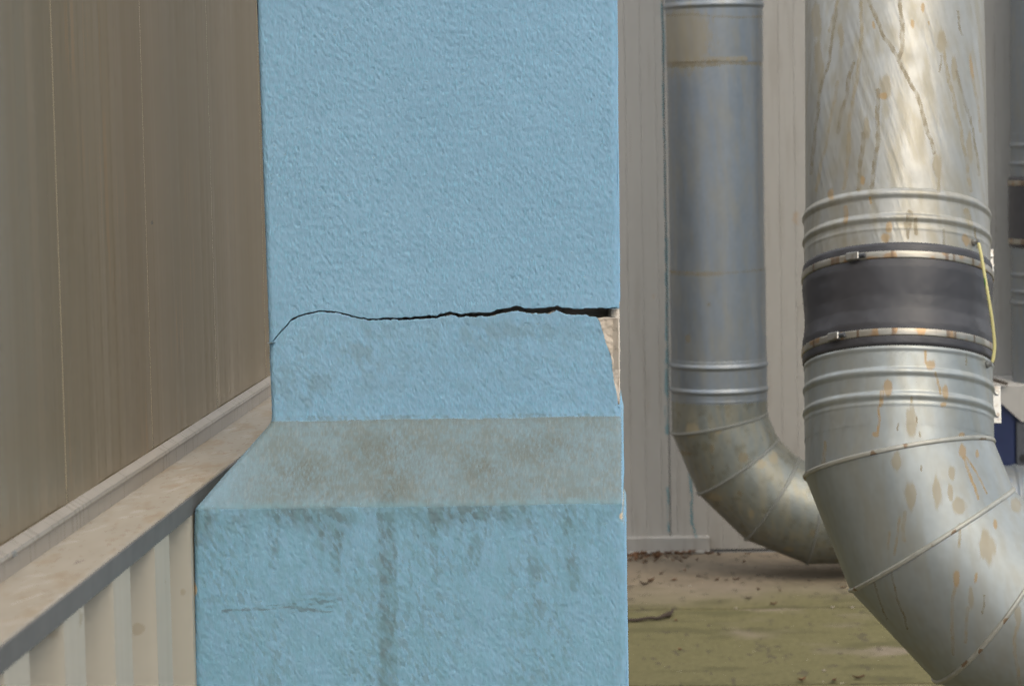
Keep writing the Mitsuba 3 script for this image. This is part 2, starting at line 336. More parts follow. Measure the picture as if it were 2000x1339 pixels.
LOW_SPOTS = [('orange',0.592,1.227,0.012,0.0103),('orange',0.502,1.182,0.0098,0.0185),('orange',0.475,1.087,0.0076,0.0051),('orange',0.622,1.17,0.0076,0.0144),('orange',0.618,1.147,0.0065,0.0051),('tan',0.547,1.113,0.0163,0.0368),('orange',0.654,1.081,0.0087,0.0061),('orange',0.654,1.05,0.0098,0.015),('orange',0.689,1.042,0.0044,0.0088),('tan',0.516,1.035,0.012,0.0249),('tan',0.629,1.01,0.0109,0.0161),('tan',0.541,0.965,0.0142,0.0392),('tan',0.638,0.943,0.0185,0.0231),('tan',0.623,0.97,0.0087,0.0222),('tan',0.767,0.932,0.0174,0.0174),('tan',0.694,0.862,0.0218,0.042),('orange',0.716,0.904,0.0044,0.0097),('orange',0.63,0.798,0.0065,0.0179),('orange',0.67,0.801,0.0033,0.0103),('tan',0.66,0.764,0.0065,0.0316),('tan',0.752,0.718,0.0098,0.0346),('tan',0.595,0.973,0.0131,0.0407)]


UP_ALL = UP_RUNS, UP_SPOTS
bsdf('galvanised_upper', galv([(k, 1.15 * w, q) for k, w, q in UP_RUNS], UP_SPOTS, tint=(0.35, 0.345, 0.315), dirt=0.6, crumple=0.5))
bsdf('seam_dull', principled((0.20, 0.20, 0.18), 0.45, 0.5))
bsdf('seam_galvanised', principled(lambda p, n, uv: mix(mix((0.36, 0.345, 0.295), (0.42, 0.41, 0.36), noise(p.x * 90, p.y * 90, p.z * 90)), (0.20, 0.12, 0.06), 0.85 * smoothstep(0.74, 0.82, noise(p.x * 62, p.y * 30, p.z * 45))), 0.42, 0.55))
bsdf('galvanised_lower', galv(LOW_RUNS, [s if s[0] != 'tan' else (s[0], s[1], s[2], 0.8 * s[3], 0.8 * s[4]) for s in LOW_SPOTS], tint=(0.325, 0.345, 0.335), dirt=0.32))
BACK_SPOTS = [('dark', 0.372, 0.498, 0.022, 0.020), ('dark', 0.252, 0.53, 0.008, 0.018), ('dark', 0.153, 0.505, 0.03, 0.010), ('tan', 0.44, 0.47, 0.016, 0.018), ('dark', 0.255, 0.455, 0.006, 0.012),
              ('dark', 0.357, 0.36, 0.010, 0.010), ('tan', 0.26, 0.34, 0.03, 0.02), ('tan', 0.49, 0.49, 0.018, 0.022), ('dark', 0.635, 0.205, 0.02, 0.018), ('tan', 0.545, 0.135, 0.02, 0.014), ('tan', 0.40, 0.28, 0.012, 0.02),
              ('tan', 0.18, 0.60, 0.03, 0.03), ('tan', 0.28, 0.60, 0.012, 0.012)]
BACK_RUNS = [('dark', 0.0030, [(0.105, 2.172), (0.20, 2.168), (0.28, 2.158), (0.38, 2.155), (0.47, 2.158)]), ('dark', 0.012, [(0.105, 1.985), (0.25, 1.983), (0.30, 1.985)]), ('dark', 0.007, [(0.30, 1.985), (0.47, 1.980)]),
             ('tan', 0.010, [(0.12, 2.0), (0.40, 1.998)]), ('dark', 0.008, [(0.105, 1.198), (0.22, 1.196), (0.30, 1.198)]), ('dark', 0.003, [(0.30, 1.198), (0.47, 1.203)])]
bsdf('galvanised_back', galv([(k, 0.45 * w, q) for k, w, q in BACK_RUNS], [('tan', 0.17, 2.08, 0.11, 0.13), ('dark', 0.25, 1.08, 0.006, 0.01), ('dark', 0.17, 0.95, 0.012, 0.02)], tint=(0.215, 0.24, 0.265), dirt=0.35))
bsdf('galvanised_elbow', galv([], BACK_SPOTS, tint=(0.205, 0.215, 0.195), dirt=0.5, age=0.6))
bsdf('galvanised_bright', principled(lambda p, n, uv: mix((0.33, 0.33, 0.315), (0.23, 0.20, 0.165), smoothstep(0.5, 0.8, fbm(p.x * 130, p.y * 130, p.z * 50, 3))), 0.35, 0.8))


def clamp_color(p, n, uv):
    c = mix((0.29, 0.27, 0.225), (0.36, 0.34, 0.295), noise(uv.x * 60, uv.y * 200, 1.0))
    c = mix(c, (0.33, 0.19, 0.08), 0.75 * smoothstep(0.6, 0.78, noise(uv.x * 75, uv.y * 40, 3.0)))
    return mix(c, (0.16, 0.10, 0.06), 0.8 * smoothstep(0.74, 0.85, noise(uv.x * 110, 2.0, 6.0)))


bsdf('clamp_steel', principled(clamp_color, 0.36, 0.7))
bsdf('rubber', principled(lambda p, n, uv: mix((0.030, 0.029, 0.032), (0.042, 0.040, 0.044), fbm(uv.x * 25, uv.y * 25, 1.0, 3)), 0.46, 0.0, 0.55,
                          bump=lambda p, n, uv: fbm(uv.x * 16, uv.y * 22, 1.0, 3), scale=0.003))
bsdf('cable_sheath', principled(lambda p, n, uv: mix((0.52, 0.47, 0.20), (0.12, 0.25, 0.06), smoothstep(0.72, 0.75, noise(p.x * 60, p.y * 60, p.z * 18))), 0.45))


def slab_color(p, n, uv):
    x, y = p.x, p.y
    f = fbm(x * 3.2, y * 3.2, 1.0, 5)
    c = mix((0.145, 0.118, 0.085), (0.20, 0.162, 0.12), fbm(x * 18, y * 18, 2.0, 4))
    wet = fbm(x * 5 + 4, y * 9, 7.0, 4)
    moss = smoothstep(9.95, 9.1, y + 0.6 * (f - 0.5)) * smoothstep(0.22, 0.46, 0.6 * f + 0.4 * wet + 0.06)
    grain = fbm(x * 110, y * 60, 3.0, 3)
    c = mix(c, mix((0.086, 0.078, 0.032), (0.124, 0.111, 0.048), grain), 0.9 * moss)
    c = mix(c, (0.07, 0.064, 0.030), 0.6 * smoothstep(0.52, 0.72, fbm(x * 4, y * 11, 5.0, 4)) * moss)
    c = mix(c, (0.06, 0.05, 0.035), 0.6 * smoothstep(0.66, 0.80, fbm(x * 30, y * 15, 4.0, 4)))
    pale = smoothstep(0.975, 0.99, noise(x * 75, y * 45, 6.0))
    return mix(c, (0.42, 0.38, 0.30), 0.5 * pale)


bsdf('slab_concrete', principled(slab_color, 0.85, spec=0.25, bump=lambda p, n, uv: fbm(p.x * 60, p.y * 60, 0.0, 4), scale=0.0015))
bsdf('yard_ground', principled(lambda p, n, uv: mix((0.13, 0.12, 0.10), (0.19, 0.175, 0.15), fbm(p.x * 6, p.y * 6, 1.0, 4)), 0.9, spec=0.2))
bsdf('joint_dirt', principled((0.07, 0.06, 0.04), 0.95, spec=0.1))
for i, c in enumerate(((0.10, 0.055, 0.03), (0.16, 0.085, 0.045), (0.07, 0.05, 0.035), (0.24, 0.11, 0.06))):
    bsdf(f'leaf_{i}', principled(c, 0.8, spec=0.2))
bsdf('twig_bark', principled((0.055, 0.042, 0.032), 0.9, spec=0.2))
bsdf('navy_paint', principled(lambda p, n, uv: mix((0.006, 0.012, 0.048), (0.010, 0.019, 0.068), fbm(p.x * 20, p.y * 20, p.z * 20, 2)), 0.4))
bsdf('grey_paint', principled(lambda p, n, uv: mix((0.30, 0.285, 0.26), (0.36, 0.34, 0.31), fbm(p.x * 12, p.y * 12, p.z * 12, 3)), 0.5))
bsdf('shed_paint', principled((0.06, 0.06, 0.055), 0.6))
bsdf('charcoal_paint', principled((0.055, 0.058, 0.065), 0.5))

# ---------------------------------------------------------------- ground
put('ground', (np.array([[-400, -400, -0.03], [400, -400, -0.03], [400, 400, -0.03], [-400, 400, -0.03]], float), np.array([[0, 1, 2, 3]])), 'yard_ground')
tag('ground', 'yard floor of concrete slabs with green moss', 'ground', kind='structure')
ys = [9.262, 10.535]
edges = [5.0, 6.62, 7.94, 9.255, 10.535]
for y0, y1 in zip(edges[:-1], edges[1:]):
    for x0, x1 in ((-5.0, -2.806), (-2.794, -0.606), (-0.594, 1.594), (1.606, 4.0)):
        nx, ny = max(2, int((x1 - x0) / 0.02)), max(2, int((y1 - y0) / 0.02))
        gx, gy = np.meshgrid(np.linspace(x0, x1, nx), np.linspace(y0 + 0.007, y1 - 0.007, ny))
        edge = np.minimum(np.minimum(gx - x0, x1 - gx), np.minimum(gy - y0 - 0.007, y1 - 0.007 - gy))
        p = np.stack([gx, gy, gx * 0], -1)
        gz = 0.006 * (meshkit.fbm(p * 3.0, 3, seed=2) - 0.5) + 0.003 * (meshkit.fbm(p * 25, 2, seed=3) - 0.5) - 0.005 * np.exp(-edge / 0.012)
        v = np.stack([gx, gy, gz], -1)
        v = np.concatenate([np.concatenate([v[:1]] , 0) - [0, 0, 0.028], v, v[-1:] - [0, 0, 0.028]], 0)
        put('ground__slab', (v.reshape(-1, 3), grid_faces(ny + 2, nx)), 'slab_concrete', smooth=60)
put('ground__joint_fill', box(-5.0, 4.0, 5.0, 10.54, -0.025, -0.012), 'joint_dirt')

# ---------------------------------------------------------------- pillar
CRACK_TOP = np.array([(-0.4391, 1.4715), (-0.4297, 1.4823), (-0.414, 1.499), (-0.3986, 1.5048), (-0.3834, 1.5082), (-0.3591, 1.5066), (-0.341, 1.5014), (-0.3229, 1.4975), (-0.2987, 1.4983), (-0.2744, 1.4985), (-0.2441, 1.5004), (-0.2271, 1.5044), (-0.2139, 1.5018), (-0.1837, 1.5025), (-0.1625, 1.5069), (-0.1504, 1.5092), (-0.1323, 1.5064), (-0.1113, 1.5061), (-0.1004, 1.5089), (-0.0902, 1.5051), (-0.0692, 1.5036), (-0.0481, 1.505), (-0.0254, 1.5034)])
CRACK_BOT = np.array([(-0.4391, 1.470), (-0.4297, 1.4805), (-0.4141, 1.497), (-0.3987, 1.503), (-0.3834, 1.5063), (-0.3592, 1.5049), (-0.3411, 1.4994), (-0.323, 1.4953), (-0.2987, 1.4955), (-0.2745, 1.4953), (-0.2442, 1.4968), (-0.2272, 1.5002), (-0.214, 1.4975), (-0.1838, 1.4976), (-0.1626, 1.5015), (-0.1505, 1.5037), (-0.1324, 1.501), (-0.1114, 1.4995), (-0.1005, 1.5035), (-0.0903, 1.4991), (-0.0693, 1.4969), (-0.0573, 1.4943), (-0.0254, 1.4943)])
BREAK = np.array([(-0.0573, 1.5), (-0.0502, 1.4882), (-0.0468, 1.4761), (-0.0435, 1.4628), (-0.04, 1.4549), (-0.0371, 1.4457), (-0.0362, 1.4306), (-0.0346, 1.4185), (-0.0318, 1.4064), (-0.0296, 1.3912)])
PILLAR_BACK = 3.20
SEC_Z = np.array([0.0, 1.07, 1.258, 1.264, 1.268, 1.279, 1.2855, 1.2925, 1.372, 1.378, 1.387, 1.87, 3.6])
SEC_L = np.array([-.533, -.528, -.5245, -.524, -.5238, -.5235, -.5225, -.516, -.446, -.4425, -.4417, -.4460, -.452])
SEC_R = np.array([-.0256, -.0254, -.0246, -.0262, -.0285, -.0278, -.0268, -.0266, -.0262, -.0278, -.0288, -.0252, -.0252])
SEC_F = np.array([2.918, 2.919, 2.920, 2.920, 2.920, 2.920, 2.9205, 2.926, 2.996, 2.9995, 3.0, 3.0, 3.0])


def section(z, inset=0.0):
    f = lambda a: np.interp(z, SEC_Z, a)
    return f(SEC_L) + inset, f(SEC_R) - inset, f(SEC_F) + inset


R_C = 0.007


def path(s, z, inset=0.0):
    """Point of the pillar's outline: s in [-1, 0] left side (back to front), [0, 1] front, [1, 2] right side; rounded corners."""
    wav = 0.0022 * (meshkit.fbm(np.stack([s * 14, z * 0, z * 0 + 4], -1), 3, 21) - 0.5)
    xl, xr, yf = section(z + wav, inset)
    x = np.where(s < 0, xl, np.where(s > 1, xr, xl + s * (xr - xl)))
    y = np.where(s < 0, yf - s * (PILLAR_BACK - yf), np.where(s > 1, yf + (s - 1) * (PILLAR_BACK - yf), yf))
    # round the corners by a smooth blend near them
    dl, dr_ = x - xl, xr - x
    near = np.minimum(dl, dr_)
    y = y + np.where((s >= 0) & (s <= 1) & (near < R_C), R_C - np.sqrt(np.maximum(R_C**2 - (R_C - np.maximum(near, 0)) ** 2, 0)), 0.0)
    y = np.where((s < 0) | (s > 1), np.maximum(y, yf + R_C), y)
    return np.stack([x, y, z], -1)


def pillar_columns(step):
    n = int(0.43 / step)
    front = np.linspace(0, 1, n)
    corner = 1 - np.concatenate([np.linspace(0, 0.016, 9)[1:], np.linspace(0.016, 0.08, int(0.03 / 0.0005))[1:]])
    corner_l = np.linspace(0, 0.016, 9)
    side = np.concatenate([np.linspace(0.02, 0.2, 40), np.linspace(0.2, 1.0, 30)[1:]])
    return np.unique(np.round(np.concatenate([-side, corner_l, front, corner, 1 + side]), 6))


def column_x(s):
    """x at crack height of each column."""
    return section(np.full_like(s, 1.49))[0] + np.clip(s, 0, 1) * (section(1.49)[1] - section(1.49)[0])


def stucco_relief(p):
    x, y, z = p[..., 0], p[..., 1], p[..., 2]
    turn = lambda a, s, t: np.stack([(x * math.cos(a) + z * math.sin(a)) / s, y / s, (z * math.cos(a) - x * math.sin(a)) / t], -1)
    a = meshkit.noise(turn(0.30, 0.0027, 0.0052), 1) - 0.5
    b = meshkit.noise(turn(0.05, 0.0021, 0.0046), 2) - 0.5
    c = meshkit.noise(turn(0.5, 0.0038, 0.0062), 4) - 0.5
    e = meshkit.fbm(turn(0.3, 0.022, 0.03), 3, 3) - 0.5
    calm = np.clip((1.377 - z) / 0.004, 0, 1) * np.clip((z - 1.288) / 0.004, 0, 1)
    uneven = 0.55 + 0.75 * np.clip(1.6 * (meshkit.fbm(np.stack([x / 0.09, y / 0.09, z / 0.12], -1), 3, 14) - 0.5) + 0.5, 0, 1)
    pit = np.clip((meshkit.noise(turn(0.18, 0.0026, 0.0062), 8) - 0.70) / 0.2, 0, 1)
    return (0.00034 * a + 0.00036 * b + 0.00030 * c - 0.00042 * pit) * (1 - 0.5 * calm) * uneven + 0.0006 * e + 0.0016 * (meshkit.fbm(np.stack([x / 0.07, y / 0.07, z / 0.06], -1), 2, 33) - 0.5)


def shell(s, z, inset=0.0, relief=stucco_relief, amount=1.0, cap_top=0.0, cap_bottom=0.0):
    """Pillar skin from columns s (nc) and heights z (nr, nc), z rising along rows; caps turn the rim inwards by that depth."""
    S = np.broadcast_to(s, z.shape)
    P = path(S, z, inset)
    du, dv = np.gradient(P, axis=1), np.gradient(P, axis=0)
    N = np.cross(du, dv)
    N /= np.maximum(np.linalg.norm(N, axis=-1, keepdims=True), 1e-12)
    D = P + N * (relief(P) * amount)[..., None]
    inward = N * [1, 1, 0]
    inward /= np.maximum(np.linalg.norm(inward, axis=-1, keepdims=True), 1e-9)
    rows = [D]
    if cap_bottom:
        rows = [D[:1] - inward[:1] * cap_bottom * k for k in (1, 0.5, 0.15)] + rows
    if cap_top:
        rows = rows + [D[-1:] - inward[-1:] * cap_top * k for k in (0.15, 0.5, 1)]
    V = np.concatenate(rows, 0)
    return V.reshape(-1, 3), grid_faces(V.shape[0], V.shape[1])


STEP = 0.00095
cols = pillar_columns(STEP)
cx = column_x(cols)
wide = np.interp(cx, [-0.44, -0.30, -0.15, -0.03], [0.3, 0.8, 1.0, 1.2])
jag = 0.0034 * wide * (meshkit.fbm(np.stack([cx / 0.0045, cx * 0, cx * 0 + 3], -1), 4, 5) - 0.5)
jag_low = 0.0036 * wide * (meshkit.fbm(np.stack([cx / 0.0035, cx * 0, cx * 0 + 31], -1), 4, 15) - 0.5)
z_top = np.interp(cx, CRACK_TOP[:, 0], CRACK_TOP[:, 1]) + jag + np.interp(cx, [-0.43, -0.30, -0.15, -0.03], [-0.0001, -0.0004, 0.0, 0.0010])
z_bot = np.minimum(np.interp(cx, CRACK_BOT[:, 0], CRACK_BOT[:, 1]) + 0.5 * jag + jag_low, z_top - 0.0005)
jag2 = 0.003 * (meshkit.fbm(np.stack([cx / 0.003, cx * 0, cx * 0 + 8], -1), 3, 6) - 0.5)
z_break = np.where(cx < BREAK[0, 0], 9.0, np.interp(cx, BREAK[:, 0], BREAK[:, 1]) + jag2)
z_break = np.where(cols > 1.0, 1.389, z_break)
up_rows = np.concatenate([np.arange(0, 0.385, STEP), np.linspace(0.39, 2.0, 60)])
zz = z_top[None] + up_rows[:, None] * (3.6 - z_top[None]) / 2.0 * (1 + 0 * up_rows[:, None])
zz = z_top[None] + np.where(up_rows < 0.386, up_rows, up_rows + 0.1)[:, None]
put('pillar__upper_coat', shell(cols, zz, cap_bottom=0.020), 'stucco_paint', smooth=True)
low = np.concatenate([np.linspace(0.0, 1.02, 40)[:-1], np.arange(1.02, 1.372, STEP)])
u = np.linspace(0, 1, 105)
lim = np.minimum(z_bot, z_break)
zl = np.concatenate([np.broadcast_to(low[:, None], (len(low), len(cols))), 1.372 + u[:, None] * (lim - 1.372)[None]], 0)
put('pillar__lower_coat', shell(cols, zl, cap_top=0.006), 'stucco_paint', smooth=True)


def core_relief(p):
    return 0.0048 * (meshkit.fbm(p / [0.009, 0.009, 0.012], 5, 9) - 0.56) + 0.0026 * (meshkit.fbm(p / 0.0045, 3, 19) - 0.55)


ccol = pillar_columns(0.0014)
ccx = column_x(ccol)
ctop = np.interp(ccx, CRACK_BOT[:, 0], CRACK_BOT[:, 1]) - 0.0010 + 0.003 * (meshkit.fbm(np.stack([ccx / 0.01, ccx * 0, ccx * 0 + 5], -1), 3, 25) - 0.5)
cz = 1.33 + np.linspace(0, 1, 170)[:, None] * (ctop - 1.33)[None]
cbreak = np.where(ccol > 1.0, 1.389, np.where(ccx < BREAK[0, 0], 9.0, np.interp(ccx, BREAK[:, 0], BREAK[:, 1])))
ctop = np.where((ccol > 1.25) | (ccol < -0.02), 1.5075, ctop)
cz = 1.33 + np.linspace(0, 1, 170)[:, None] * (ctop - 1.33)[None]
bare = np.clip((cz - cbreak[None] + 0.002) / 0.005, 0, 1)
cv, cf = shell(ccol, cz, inset=0.0065 - 0.0053 * bare, relief=core_relief, cap_top=0.012)
cv = cv.reshape(-1, len(ccol), 3)
drop = cv[-1:] - [0, 0, 0.06]
cv = np.concatenate([cv, drop], 0)
put('pillar__core', (cv.reshape(-1, 3), grid_faces(len(cv), len(ccol))), 'bare_plaster', smooth=True)
labels['pillar__core'] = {'label': 'bare beige plaster where the blue coat has broken off'}
put('pillar__filling', box(-0.435, -0.036, 3.095, PILLAR_BACK - 0.016, 0.0, 1.46), 'bare_plaster')
put('pillar__filling', box(-0.435, -0.036, 3.095, PILLAR_BACK - 0.016, 1.46, 3.6), 'bare_plaster')
put('pillar__back', box(-0.44, -0.035, PILLAR_BACK - 0.015, PILLAR_BACK, 0.0, 3.6), 'stucco_paint')
tag('pillar', 'blue rough-plastered pillar with a long black crack and a dirt-streaked stepped base', 'pillar')
labels['pillar__upper_coat'] = {'label': 'clean blue plaster above the crack'}
labels['pillar__lower_coat'] = {'label': 'grimy blue plaster below the crack with sloping ledge'}

# ---------------------------------------------------------------- clad wall on the left
WX = -0.612
JOINTS = [2.662 + 0.484 * k for k in range(-15, 7)]
H_TOP = 2.6
WALL_END = JOINTS[-1]


def clad_profile(y0, y1):
    """(x, z)-free profile of one cladding panel in (x, y): rounded edges, fine grooves."""
    pts = [(WX - 0.012, y0 + 0.0016), (WX - 0.0010, y0 + 0.0016), (WX - 0.0004, y0 + 0.0020), (WX, y0 + 0.0030)]
    k = 1
    while y0 + 0.0404 * k < y1 - 0.02:
        yc = y0 + 0.0404 * k
        pts += [(WX, yc - 0.0016), (WX - 0.0003, yc - 0.0006), (WX - 0.0003, yc + 0.0006), (WX, yc + 0.0016)]
        k += 1
    pts += [(WX, y1 - 0.0030), (WX - 0.0004, y1 - 0.0020), (WX - 0.0010, y1 - 0.0016), (WX - 0.012, y1 - 0.0016)]
    return pts


def bowed(profile):
    """Sheet metal is never flat: shallow waves across the panel."""
    out = []
    for (xa, ya), (xb, yb) in zip(profile[:-1], profile[1:]):
        n = max(1, int((yb - ya) / 0.006))
        for k in range(n):
            out.append((xa + (xb - xa) * k / n, ya + (yb - ya) * k / n))
    out.append(profile[-1])
    a = np.array(out)
    wave = meshkit.fbm(np.stack([a[:, 1] * 13, a[:, 1] * 0, a[:, 1] * 0 + 2], -1), 2, 12) - 0.5
    a[:, 0] += np.where(a[:, 0] > WX - 0.002, 0.0030 * wave, 0)
    return a


def strip(profile, z0, z1):
    a = np.array(profile)
    v = np.concatenate([np.c_[a, np.full(len(a), z0)], np.c_[a, np.full(len(a), z1)]])
    return v, grid_faces(2, len(a))


for y0, y1 in zip(JOINTS[:-1], JOINTS[1:]):
    if True:
        m = strip(bowed(clad_profile(y0, y1)), 1.312, H_TOP)
        put('clad_wall__panel', m, 'panel_metal', smooth=25)
put('clad_wall__core', box(WX - 0.03, WX - 0.0060, -4.4, WALL_END, 1.27, H_TOP - 0.01), 'joint_seal')
for j in JOINTS[1:-1]:
    w = 0.0030 * (meshkit.fbm(np.array([[j * 13, 0.0, 2.0]]), 2, 12)[0] - 0.5)
    put('clad_wall__joint_seal', box(WX - 0.0061, WX + w - 0.0002, j - 0.0014, j + 0.0014, 1.31, H_TOP - 0.012), 'joint_seal')
rail = [(WX - 0.02, 1.2985), (WX + 0.0080, 1.2985), (WX + 0.0090, 1.3000), (WX + 0.0090, 1.3175), (WX + 0.0120, 1.3195), (WX + 0.0130, 1.3215), (WX + 0.0118, 1.3250), (WX + 0.0085, 1.3262), (WX + 0.0030, 1.3300), (WX + 0.0010, 1.3300), (WX + 0.0010, 1.3255), (WX - 0.02, 1.3255)]
put('clad_wall__base_rail', extrude_y(rail, -4.4, WALL_END), 'rail_metal', smooth=25)
SX = -0.526
sill = [(WX - 0.015, 1.2890), (SX - 0.006, 1.2930), (SX - 0.0012, 1.2980), (SX - 0.0008, 1.3010), (SX - 0.002, 1.3026), (SX - 0.006, 1.3030), (WX + 0.0090, 1.3006), (WX + 0.0005, 1.3002), (WX - 0.015, 1.3002)]
put('clad_wall__sill', extrude_y(sill, -4.4, WALL_END), 'sill_metal', smooth=35)
fascia = [(SX - 0.010, 1.2980), (SX - 0.0006, 1.3010), (SX + 0.0008, 1.3022), (SX + 0.0024, 1.3012), (SX + 0.0012, 1.2795), (SX - 0.0030, 1.2760), (SX - 0.010, 1.2765)]
put('clad_wall__fascia', extrude_y(fascia, -4.4, WALL_END), 'fascia_metal', smooth=35)
XO, XI = -0.5262, -0.552
prof, y = [], -4.352
while y < WALL_END - 0.2:
    prof += [(XI, y), (XI, y + 0.085), (XO, y + 0.110), (XO, y + 0.195)]
    y += 0.2167
put('clad_wall__ribbed_sheet', strip(prof, -0.02, 1.291), 'sheet_metal', smooth=False)
put('clad_wall__screw', trimesh.util.concatenate([box(WX + 0.0115, WX + 0.0150, 2.377 - 0.006, 2.377 + 0.006, 1.3190, 1.3245, 0.001)]), 'galvanised_bright')
tag('clad_wall', 'brown-grey metal clad wall left of the blue pillar, with sill and ribbed sheet below', 'wall')

# ---------------------------------------------------------------- back wall
BY = 10.52


def back_profile(x0, x1):
    pts = [(x0 + 0.002, BY + 0.012), (x0 + 0.002, BY + 0.002), (x0 + 0.004, BY)]
    k = math.ceil((x0 + 0.012 - 0.0045) / 0.0625)
    while 0.0045 + 0.0625 * k < x1 - 0.012:
        xc = 0.0045 + 0.0625 * k
        pts += [(xc - 0.0022, BY), (xc - 0.0007, BY + 0.002), (xc + 0.0007, BY + 0.002), (xc + 0.0022, BY)]
        k += 1
    return pts + [(x1 - 0.004, BY), (x1 - 0.002, BY + 0.002), (x1 - 0.002, BY + 0.012)]


for k in range(-5, 5):
    put('back_wall__panel', strip(back_profile(0.1 + k, 1.1 + k), 0.012, 6.0), 'back_panel', smooth=False)
put('back_wall__core', box(-5.0, 5.1, BY + 0.006, BY + 0.12, 0.0, 6.0), 'back_gap')
plinth = [(-0.55, 0.0), (0.262, 0.0), (0.262, 0.066), (-0.55, 0.066)]
m = extrude_y(plinth, BY - 0.045, BY + 0.001)
put('back_wall__base_flashing', box(-0.55, 0.262, BY - 0.040, BY + 0.001, 0.004, 0.070, 0.004), 'back_panel')
put('back_wall__base_flashing', box(-0.55, 0.262, BY - 0.050, BY - 0.041, 0.002, 0.014, 0.003), 'back_panel')
tag('back_wall', 'pale beige grooved panel wall behind the metal ducts', 'wall')

put('storage_shed__wall', box(-6.0, -2.6, 5.8, 10.3, -0.02, 2.5), 'shed_paint')
put('storage_shed__roof', box(-6.1, -2.5, 5.7, 10.4, 2.5, 2.62), 'charcoal_paint')
tag('storage_shed', 'dark grey storage shed behind the clad wall', 'shed')

# neighbouring house across the yard (out of the picture, mirrored by the ducts)
put('neighbour_house__wall', box(9.0, 15.0, -9.0, 9.0, -0.02, 4.0), 'stucco_paint')
put('neighbour_house__roof', box(8.8, 15.2, -9.2, 9.2, 4.0, 4.2), 'charcoal_paint')
tag('neighbour_house', 'blue plastered house across the yard', 'building')

# ---------------------------------------------------------------- ducts
def unit(v):
    v = np.asarray(v, float)
    return v / np.linalg.norm(v)


def lathe(o, d, a, b, profile, n=160, wobble=None):
    """Surface of revolution round o + t d; profile of (t, r). uv in metres, u = 0 at direction b."""
    prof = np.array(profile, float)
    ang = np.linspace(-np.pi, np.pi, n + 1)
    r = np.repeat(prof[:, 1:2], n + 1, 1)
    if wobble is not None:
        r = r + wobble(prof[:, :1], ang[None])
    ring = np.sin(ang)[None, :, None] * a + np.cos(ang)[None, :, None] * b
    v = o + prof[:, 0][:, None, None] * d + r[..., None] * ring
    s = np.concatenate([[0], np.cumsum(np.linalg.norm(np.diff(prof, axis=0), axis=1))]) + prof[0, 0]
    uv = np.stack(np.broadcast_arrays(ang[None] * prof[:, 1].mean(), s[:, None]), -1)
    f = grid_faces(len(prof), n + 1)
    v0, v1, v2 = (v.reshape(-1, 3)[f[len(f) // 3]][k] for k in range(3))
    if np.cross(v1 - v0, v2 - v0) @ (v0 - o - d * ((v0 - o) @ d)) < 0:
        f = f[:, ::-1]
    return (v.reshape(-1, 3), f), uv.reshape(-1, 2)


def smooth_profile(pts, step=0.0015):
    """Densify and soften a (t, r) profile."""
    p = np.array(pts, float)
    t = np.arange(p[0, 0], p[-1, 0] + step / 2, step)
    r = np.interp(t, p[:, 0], p[:, 1])
    k = np.array([1, 2, 3, 2, 1]) / 9
    rr = np.convolve(np.pad(r, 2, mode='edge'), k, mode='valid')
    return np.stack([t, rr], 1)


def add_lathe(key, frame, profile, material, n=160, wobble=None):
    m, uv = lathe(*frame, profile, n, wobble)
    return put(key, m, material, smooth=True, uv=uv)


def bead(t, h, w):
    """Points of a rolled bead (half width w, height h) to splice into a profile with base radius 0."""
    return [(t - w, 0.0), (t - 0.62 * w, h * 0.62), (t - 0.25 * w, h), (t + 0.3 * w, h), (t + 0.8 * w, h * 0.35), (t + w, 0.0)]


def banded(r, t0, t1, beads):
    pts = [(t0, r)]
    for t, h, w in beads:
        pts += [(tt, r + hh) for tt, hh in bead(t, h, w)]
    return smooth_profile(pts + [(t1, r)])


